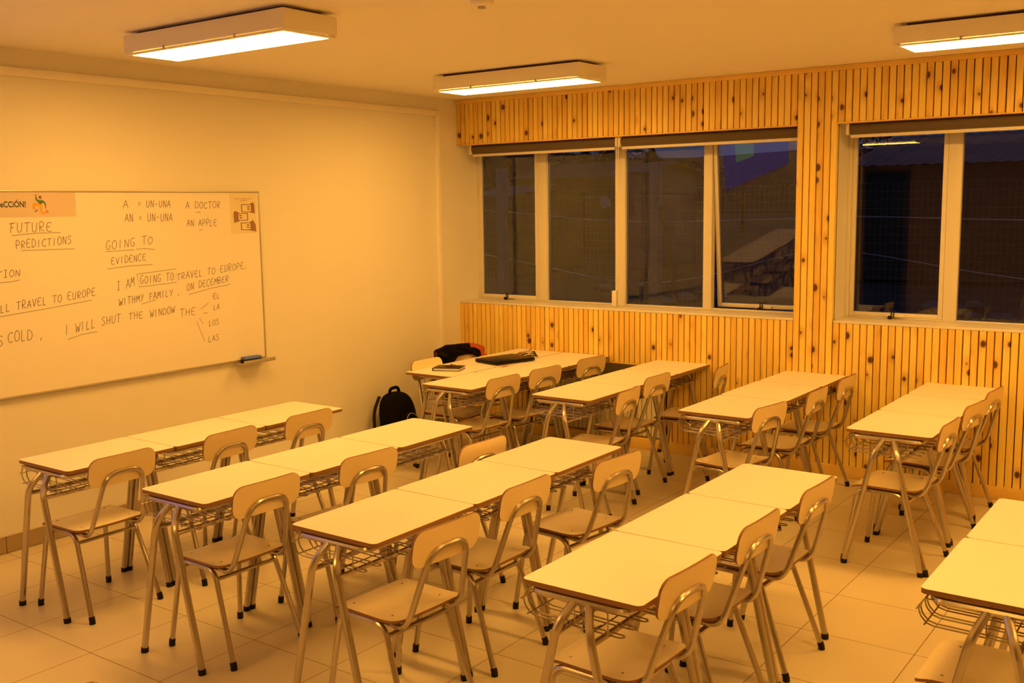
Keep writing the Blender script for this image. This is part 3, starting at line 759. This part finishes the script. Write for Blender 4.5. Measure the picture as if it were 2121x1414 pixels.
LINES = [('FUTURE', (.6451, 1.8294), (.9092, 1.8313), .0549), ('PREDICTIONS', (.6757, 1.7363), (1.0239, 1.7557), .046), ('TION', (.5568, 1.577), (.6974, 1.5847), .0382),
 ('LL TRAVEL TO EUROPE.', (.5599, 1.3835), (1.1866, 1.4413), .0459), ('S', (.525, 1.196), (.572, 1.200), .060), ('COLD ,', (.5897, 1.2131), (.8164, 1.2129), .0602), ('I WILL', (.9345, 1.2173), (1.1426, 1.2448), .0563),
 ('SHUT', (1.1761, 1.2514), (1.3161, 1.2577), .05), ('THE', (1.3663, 1.2661), (1.4757, 1.268), .0461), ('WINDOW', (1.5199, 1.2659), (1.712, 1.283), .0438), ('THE', (1.7454, 1.2508), (1.8773, 1.2536), .0483),
 ('A', (1.3752, 1.9614), (1.4212, 1.963), .0501), ('= UN-UNA', (1.4791, 1.9625), (1.7262, 1.9634), .0457), ('A DOCTOR', (1.8362, 1.9528), (2.1226, 1.9544), .0425),
 ('AN = UN-UNA', (1.3829, 1.8768), (1.7351, 1.874), .0463), ('AN APPLE', (1.8376, 1.8378), (2.0838, 1.8342), .0426), ('GOING TO', (1.2391, 1.7079), (1.5786, 1.7351), .0516),
 ('EVIDENCE', (1.2693, 1.6174), (1.5211, 1.6319), .042), ('I AM', (1.296, 1.4552), (1.4275, 1.4743), .0555), ('GOING TO', (1.4635, 1.4852), (1.7197, 1.4932), .0494),
 ('TRAVEL TO EUROPE,', (1.7384, 1.4898), (2.3288, 1.5389), .0468), ('WITHMY FAMILY ,', (1.304, 1.361), (1.7677, 1.3966), .0446), ('ON DECEMBER.', (1.81, 1.416), (2.1916, 1.4599), .043),
 ('EL', (2.0164, 1.3453), (2.0779, 1.3481), .0353), ('LA', (2.0157, 1.2697), (2.0704, 1.2727), .0354), ('LOS', (1.9711, 1.1628), (2.06, 1.1727), .0397), ('LAS', (1.9604, 1.0571), (2.0532, 1.0633), .0398)]
for txt, a, b, h in LINES:
    n_ = len(txt); cw = (b[0]-a[0])/n_; sl = (b[1]-a[1])/(b[0]-a[0]); i = 0
    for word in txt.split(' '):
        bm = BM()
        for ch in word:
            ox = a[0]+cw*i; jz = hr.uniform(-.03, .03)*h; js = hr.uniform(.9, 1.08); i += 1
            key = 'i' if ch == 'I' and n_ > 4 else ch
            for st in G[key]:
                q = [(x*cw*.98+.08*h*y, y*h*js) for x, y in st]
                q = q if ch in 'ANMVWLTHY=-' else smooth_pts(q)
                q = [(ox+x, a[1]+sl*(ox+x-a[0])+y+jz) for x, y in q]
                if ch in 'ANMVWLTHY=-':
                    for q0, q1 in zip(q, q[1:]): ribbon(bm, [q0, q1], .0036)
                else: ribbon(bm, q, .0036)
        i += 1
        wbobj('marker_word', bm, 'ink')
MARKS = [[(.658, 1.8134), (.8036, 1.823), (.9544, 1.8224)], [(.7086, 1.7275), (1.0352, 1.7243)], [(.5716, 1.5531), (.628, 1.5539), (.6859, 1.5612)], [(.5565, 1.3635), (.8498, 1.3857), (1.1242, 1.4113)],
 [(.9533, 1.1907), (1.0447, 1.2102), (1.1482, 1.2171)], [(1.9144, 1.9274), (1.9537, 1.929)], [(1.9329, 1.8086), (1.9662, 1.8153)], [(1.2384, 1.698), (1.4376, 1.7016)], [(1.4494, 1.7041), (1.5085, 1.7068), (1.5856, 1.6964)],
 [(1.2419, 1.5928), (1.3958, 1.6025), (1.5611, 1.6028)], [(1.4444, 1.5484), (1.7346, 1.5648), (1.7313, 1.4775), (1.4563, 1.4671), (1.4444, 1.5484)], [(1.4629, 1.3577), (1.5697, 1.375)], [(1.8212, 1.3903), (1.994, 1.4178), (2.1705, 1.4355)],
 [(1.9124, 1.2867), (1.9773, 1.323)], [(1.9304, 1.2575), (1.9677, 1.2563)], [(1.8745, 1.21), (1.929, 1.0696)], [(1.898, 1.2275), (1.9258, 1.1862)]]
for mk in MARKS:
    bm = BM(); ribbon(bm, mk, .0028); wbobj('marker_line', bm, 'ink')

def flat_text(bm, txt, y0, z0, h, x, mi, width=None, bold=0.0):
    cu = bpy.data.curves.new('t', 'FONT'); cu.body = txt; cu.size = 1; cu.offset = bold; cu.resolution_u = 3
    ob = bpy.data.objects.new('t', cu); COL.objects.link(ob)
    bpy.context.view_layer.update()
    me = bpy.data.meshes.new_from_object(ob.evaluated_get(bpy.context.evaluated_depsgraph_get()))
    bpy.data.objects.remove(ob); bpy.data.curves.remove(cu)
    xs = [v.co.x for v in me.vertices]; x0, x1 = min(xs), max(xs); ys = [v.co.y for v in me.vertices]; k = h/.72
    kx = width/(x1-x0) if width else k
    vs = [bm.verts.new((x, y0+(v.co.x-x0)*kx, z0+v.co.y*k)) for v in me.vertices]
    for p in me.polygons:
        try: bm.faces.new([vs[i] for i in p.vertices]).material_index = mi
        except ValueError: pass
    bpy.data.meshes.remove(me)
def poly(bm, pts, x, mi): bm.faces.new([bm.verts.new((x, p[0], p[1])) for p in pts]).material_index = mi
def thick_line(bm, pts, w, x, mi):
    P = [Vector((0, p[0], p[1])) for p in pts]; vs = []
    for i, p in enumerate(P):
        ww = w[i] if isinstance(w, (list, tuple)) else w
        t = (P[min(i+1, len(P)-1)]-P[max(i-1, 0)]).normalized(); n_ = Vector((0, -t.z, t.y))*ww/2
        vs.append((bm.verts.new((x, (p+n_).y, (p+n_).z)), bm.verts.new((x, (p-n_).y, (p-n_).z))))
    for a, b in zip(vs, vs[1:]): bm.faces.new((a[0], a[1], b[1], b[0])).material_index = mi
# banner
bn_ = empty('paper_banner', (XBF+.001, .70, 1.985)); tag(bn_, 'long paper banner with a waving cartoon person at the top left of the whiteboard', 'banner')
bpy.context.view_layer.update()
bm = BM(); box(bm, XBF+.0005, XBF+.0015, .05, 1.061, 1.916, 2.0585); wbobj('sheet', bm, 'paper', bn_)
XP = XBF+.0021
bm = BM(); flat_text(bm, 'eCCiÓN!', .606, 1.972, .034, XP, 0, width=.148, bold=.02); wbobj('lettering', bm, 'navy', bn_)
S2 = 11.78
def bpx(x, y): return (.7965+(x-780)/360*.0801*1.13, 2.0449-(y-260)/490*.1151)
bm = BM()
thick_line(bm, [bpx(*p) for p in ((865, 330), (870, 390), (910, 425), (960, 440), (1020, 430), (1070, 480), (1080, 545))], [.009, .010, .012, .014, .012, .010, .008], XP, 0)
poly(bm, [bpx(*p) for p in ((915, 410), (1010, 405), (1000, 500), (925, 490))], XP+.0001, 0)
thick_line(bm, [bpx(*p) for p in ((960, 490), (860, 500), (800, 510), (800, 580), (820, 640))], [.016, .018, .018, .016, .013], XP, 1)
thick_line(bm, [bpx(*p) for p in ((970, 490), (970, 600), (975, 720), (1075, 715), (1085, 650))], [.016, .014, .014, .013, .011], XP+.0001, 1)
poly(bm, [bpx(963+34*math.cos(k), 345+48*math.sin(k)) for k in [i*math.pi/6 for i in range(12)]], XP, 2)
thick_line(bm, [bpx(865, 325), bpx(862, 265)], .008, XP, 2); thick_line(bm, [bpx(1078, 550), bpx(1076, 605)], .007, XP, 2)
poly(bm, [bpx(*p) for p in ((930, 335), (935, 300), (990, 300), (992, 335))], XP+.0002, 3)
thick_line(bm, [bpx(815, 690), bpx(885, 640)], .005, XP, 3); thick_line(bm, [bpx(1085, 640), bpx(1135, 710)], .005, XP, 3)
wbobj('cartoon_person', bm, ['green', 'yellow', 'skin', 'darkp'], bn_)
# small poster
po = empty('paper_poster', (XBF+.001, 2.31, 1.915)); tag(po, 'small paper poster of hands holding phones at the top right of the whiteboard', 'poster')
bpy.context.view_layer.update()
bm = BM(); box(bm, XBF+.0005, XBF+.0015, 2.199, 2.424, 1.779, 2.056); wbobj('sheet', bm, 'paper2', po)
bm = BM(); flat_text(bm, 'CONOCE TU REGLAMENTO', 2.232, 2.012, .0085, XP, 0, width=.155); flat_text(bm, 'ACADÉMICO', 2.277, 1.999, .0085, XP, 0, width=.072); wbobj('heading', bm, 'brownp', po)
def ppx(x, y): return (2.2016+(x-425)/635*.2261, 2.0535-(y-235)/965*.2757)
bm = BM()
for (x0, y0, x1, y1, hand, side) in ((675, 500, 935, 690, ((890, 500), (960, 440), (1000, 500), (1005, 725), (860, 690)), 1), (575, 710, 830, 890, ((620, 705), (520, 650), (480, 710), (490, 945), (640, 890)), -1), (650, 940, 905, 1120, ((860, 935), (950, 880), (1015, 990), (1020, 1165), (830, 1120)), 1)):
    poly(bm, [ppx(*p) for p in hand], XP, 0)
    poly(bm, [ppx(*p) for p in ((x0, y0), (x1, y0), (x1, y1), (x0, y1))], XP+.0002, 1)
    poly(bm, [ppx(*p) for p in ((x0+18, y0+14), (x1-18, y0+14), (x1-18, y1-14), (x0+18, y1-14))], XP+.0004, 2)
    xa = x0+.55*(x1-x0) if side > 0 else x0+.16*(x1-x0)
    for yy in (.25, .55): poly(bm, [ppx(*p) for p in ((xa, y0+yy*(y1-y0)), (xa+.28*(x1-x0), y0+yy*(y1-y0)), (xa+.28*(x1-x0), y0+(yy+.16)*(y1-y0)), (xa, y0+(yy+.16)*(y1-y0)))], XP+.0006, 0)
wbobj('phone_drawings', bm, ['brownp', 'darkp', 'paper2'], po)

# projected slide on its screen, left of the whiteboard (out of the frame, mirrored in the open window)
scn = empty('projection_screen', (XL+.03, -1.25, 1.8)); tag(scn, 'projection screen with a purple slide, seen only mirrored in the open window pane', 'screen')
bm = BM(); box(bm, -.02, .0, -1.12, 1.08, -.62, .72); link('slide', bm, 'slide', scn, smooth=False)
bm = BM(); box(bm, .001, .004, .16, .76, -.32, .50); link('slide_card', bm, 'card', scn, smooth=False)
bm = BM(); box(bm, -.025, .005, -1.14, 1.10, .721, .77, .006); link('housing', bm, 'trim', scn)

# ------------------------------------------------------------------ outside at dusk
bm = BM(); bmesh.ops.create_grid(bm, x_segments=60, y_segments=60, size=130)
for v in bm.verts:
    v.co = Vector((v.co.x-20, v.co.y+136, -.15+.10*math.sin(v.co.x*.7)*math.sin(v.co.y*.5)))
struct(link('ground_outside', bm, 'soil'))
bm = BM(); n_ = 60
prev = None
for k in range(n_+1):
    x = -260+k*8; h = 13.2+1.2*math.sin(x*.03)+.8*math.sin(x*.083+1)
    a = [bm.verts.new((x, 190, -1)), bm.verts.new((x, 200, h*.7)), bm.verts.new((x, 214, h)), bm.verts.new((x, 250, -1))]
    if prev:
        for i in range(3): bm.faces.new((prev[i], prev[i+1], a[i+1], a[i]))
    prev = a
struct(link('hill_outside', bm, 'hill'))
fe = empty('wire_fence', (-1.0, 10.0, -.05)); tag(fe, 'wire mesh fence on concrete posts outside the windows', 'fence')
for k in range(-3, 5):
    bm = BM(); box(bm, k*2.55-.065, k*2.55+.065, -.07, .07, 0, 2.54, .012); link('post', bm, 'conc', fe)
bm = BM()
for k in range(-115, 160): cyl(bm, (k*.065, -.085, .3), (k*.065, -.085, 2.2), .0012, 3)
for k in range(20): cyl(bm, (-7.6, -.09, .3+k*.1), (10.3, -.09, .3+k*.1), .0014, 3)
o = link('wire_mesh', bm, 'wire', fe)
for xx in (-2.55+.15, .15):
    bm = BM(); tube(bm, [(xx, -.12, 1.95), (xx+.55, -.5, .02)], .03, 6); link('timber_brace', bm, 'timber', fe)
for lb, pts in (('upper white barrier tape stretched along the wire fence', [(-6.5, 1.95), (-3.92, 1.88), (-1.58, 1.71), (.88, 1.74), (1.66, 1.76), (3.5, 1.71), (6, 1.68)]),
                ('lower sagging white barrier tape along the wire fence', [(-6, 1.5), (-3.48, 1.15), (-1.58, .88), (-.41, .97), (.9, 1.30), (1.67, 1.33), (3.53, 1.06), (6, .9)])):
    bm = BM(); P = smooth_pts(pts); tube(bm, [(x, 10.10, z) for x, z in P], .014, 5, flat=.5)
    tag(link('barrier_tape', bm, 'tape'), lb, 'tape', 'barrier tapes by the fence')
pl = empty('marker_post', (1.81, 9.3, -.05)); tag(pl, 'short white post with a board outside the right window', 'post')
bm = BM(); box(bm, -.055, .055, -.05, .05, 0, 1.55, .01); link('post', bm, 'conc', pl)
bm = BM(); box(bm, -.17, .15, .055, .075, 1.10, 1.78, .004); link('board', bm, 'timber', pl)

def pt(u, v, Y):
    """scene point on the plane y = Y along the photograph's ray (u, v)"""
    fwd = Vector((-math.sin(YAW)*math.cos(PITCH), math.cos(YAW)*math.cos(PITCH), -math.sin(PITCH))); right = Vector((math.cos(YAW), math.sin(YAW), 0)); up = right.cross(fwd)
    r2 = math.cos(ROLL)*right+math.sin(ROLL)*up; u2 = -math.sin(ROLL)*right+math.cos(ROLL)*up
    d = r2*(u-1060.5)/F_PX-u2*(v-707)/F_PX+fwd
    return CAM+d*((Y-CAM.y)/d.y)
def house(name, x0, x1, Y, dep, ze, zr, wallm, roofm, label, wins=(), over=.3):
    root = empty(name, ((x0+x1)/2, Y, -.1)); tag(root, label, 'building'); hx = (x1-x0)/2
    bm = BM(); box(bm, -hx, hx, 0, dep, 0, ze)
    for s in (-1, 1): bm.faces.new([bm.verts.new(p) for p in ((s*hx, 0, ze), (s*hx, dep, ze), (s*hx, dep/2, zr-.08))])
    link('walls', bm, wallm, root, smooth=False)
    bm = BM()
    n = max(8, int(hx*2/.3)); th = .06
    for side in (0, 1):
        y0 = -over if side == 0 else dep+over
        pr = None
        for k in range(n*2+1):
            x = -hx-over+(2*hx+2*over)*k/(2*n); dz = .03 if k % 2 else 0
            z0 = ze-(zr-ze)*over/(dep/2)
            a = [bm.verts.new((x, y0, z0+dz+.05)), bm.verts.new((x, dep/2, zr+dz+.05))]
            if pr: bm.faces.new((pr[0], a[0], a[1], pr[1]))
            pr = a
    link('roof', bm, roofm, root, smooth=False)
    for (a, b, c, d) in wins:
        bm = BM(); box(bm, a, b, -.04, -.005, c, d, .01); link('window', bm, 'black', root)
    return root
a = pt(1770, 345, 25); b = pt(2121, 335, 25)
house('barn', a.x, b.x+6, 25, 9, 2.93, 3.86, 'housewall', 'roofmetal', 'long dark shed with a metal roof seen through the right window', over=.25)
a = pt(1068, 372, 34); b = pt(1262, 372, 34)
h1 = house('house', a.x, b.x, 34, 5, a.z+.1, a.z+.75, 'housewall', 'roofrust', 'brown wooden house with a rusty roof seen through the left window', wins=[(-1.2, -.2, 1.2, 2.2)])
bm = BM(); lathe(bm, [(.24, 0), (.22, -.04), (.13, -.08), (.03, -.10)], (2.3, -.3, 2.15), 18, 'y'); cyl(bm, (2.3, -.3, 2.1), (2.3, .05, 2.0), .04); link('satellite_dish', bm, 'tape', h1)
a = pt(1285, 360, 27); b = pt(1328, 360, 27)
house('cabin', a.x, b.x, 27, 4, a.z+.1, a.z+.45, 'housewhite', 'housewhite', 'small pale cabin seen through the middle of the left window')
a = pt(985, 408, 22); b = pt(1058, 412, 22)
house('hut', a.x, b.x, 22, 4, a.z+.1, a.z+.38, 'housewall', 'roofmetal', 'low hut with a metal roof seen through the leftmost pane')
def tree(u, vtop, Y, w, label, conifer=True):
    t = pt(u, vtop, Y); H = t.z+.2
    root = empty('conifer_tree' if conifer else 'leafy_tree', (t.x, Y, -.15)); tag(root, label, 'tree', 'trees beyond the fence')
    bm = BM(); tube(bm, [(0, 0, 0), (.05, 0, H*.5), (0, 0, H*.93)], lambda q: .16*(1-q*.8), 7); link('trunk', bm, 'bark', root)
    bm = BM(); rr = random.Random(u)
    for k in range(900 if conifer else 700):
        q = rr.random()**.8
        if conifer: z = H*(.12+.88*q); R = w*(1-q)**.8+.05
        else: z = H*(.35+.65*q); R = w*math.sqrt(max(.02, 1-((q-.5)*2)**2))
        an = rr.uniform(0, 6.28); rad_ = R*math.sqrt(rr.random()); c = Vector((rad_*math.cos(an), rad_*math.sin(an), z)); s = rr.uniform(.12, .32)*H/8
        d1 = Vector((math.cos(an), math.sin(an), -.35+rr.uniform(-.3, .3))).normalized()*s; d2 = Vector((-math.sin(an), math.cos(an), rr.uniform(-.4, .4)))*s*.45
        bm.faces.new([bm.verts.new(c-d1*.5-d2), bm.verts.new(c+d1), bm.verts.new(c-d1*.5+d2)])
        bm.faces.new([bm.verts.new(c-d1*.4+Vector((0, 0, s*.3))), bm.verts.new(c+d1*.8-Vector((0, 0, s*.2))), bm.verts.new(c-d1*.4-Vector((0, 0, s*.35)))])
    link('crown', bm, 'leaf', root, smooth=False)
for (u, v, Y, w, lb, cf) in ((1008, 318, 45, 1.4, 'dark tree at the left edge of the leftmost pane', True), (1050, 330, 40, 1.2, 'narrow dark tree between the two left panes', True),
        (1170, 318, 60, 3.0, 'broad dark tree behind the wooden house', False), (1232, 308, 52, 2.0, 'tall dark tree above the right end of the wooden house', False), (1262, 300, 47, 1.6, 'dark tree close to the blind chain', True),
        (1322, 312, 66, 2.4, 'dark tree at the left of the third pane', False), (1350, 306, 56, 1.7, 'pointed dark tree in the third pane', True), (1420, 335, 74, 2.6, 'low dark tree against the hill in the third pane', False), (1540, 335, 70, 3.4, 'low dark tree seen through the open pane', False), (1815, 275, 40, 1.3, 'dark tree beyond the shed roof', False)):
    tree(u, v, Y, w, lb, cf)
rr = random.Random(5)
rp = []
for k in range(26):
    u = rr.uniform(1000, 2110); v = rr.uniform(470, 540); Yr = rr.uniform(13, 20); p = pt(u, v, Yr)
    bm = BM(); r_ = bmesh.ops.create_icosphere(bm, subdivisions=2, radius=rr.uniform(.12, .3))
    for q in bm.verts: q.co = Vector((q.co.x*rr.uniform(.8, 1.5), q.co.y, q.co.z*.55))*rr.uniform(.85, 1.1)
    o = link('rubble_stone', bm, 'stone'); o.location = (p.x, Yr, -.08)
    tag(o, 'pale stone lying on the bare ground beyond the fence', 'stone', 'rubble stones beyond the fence')
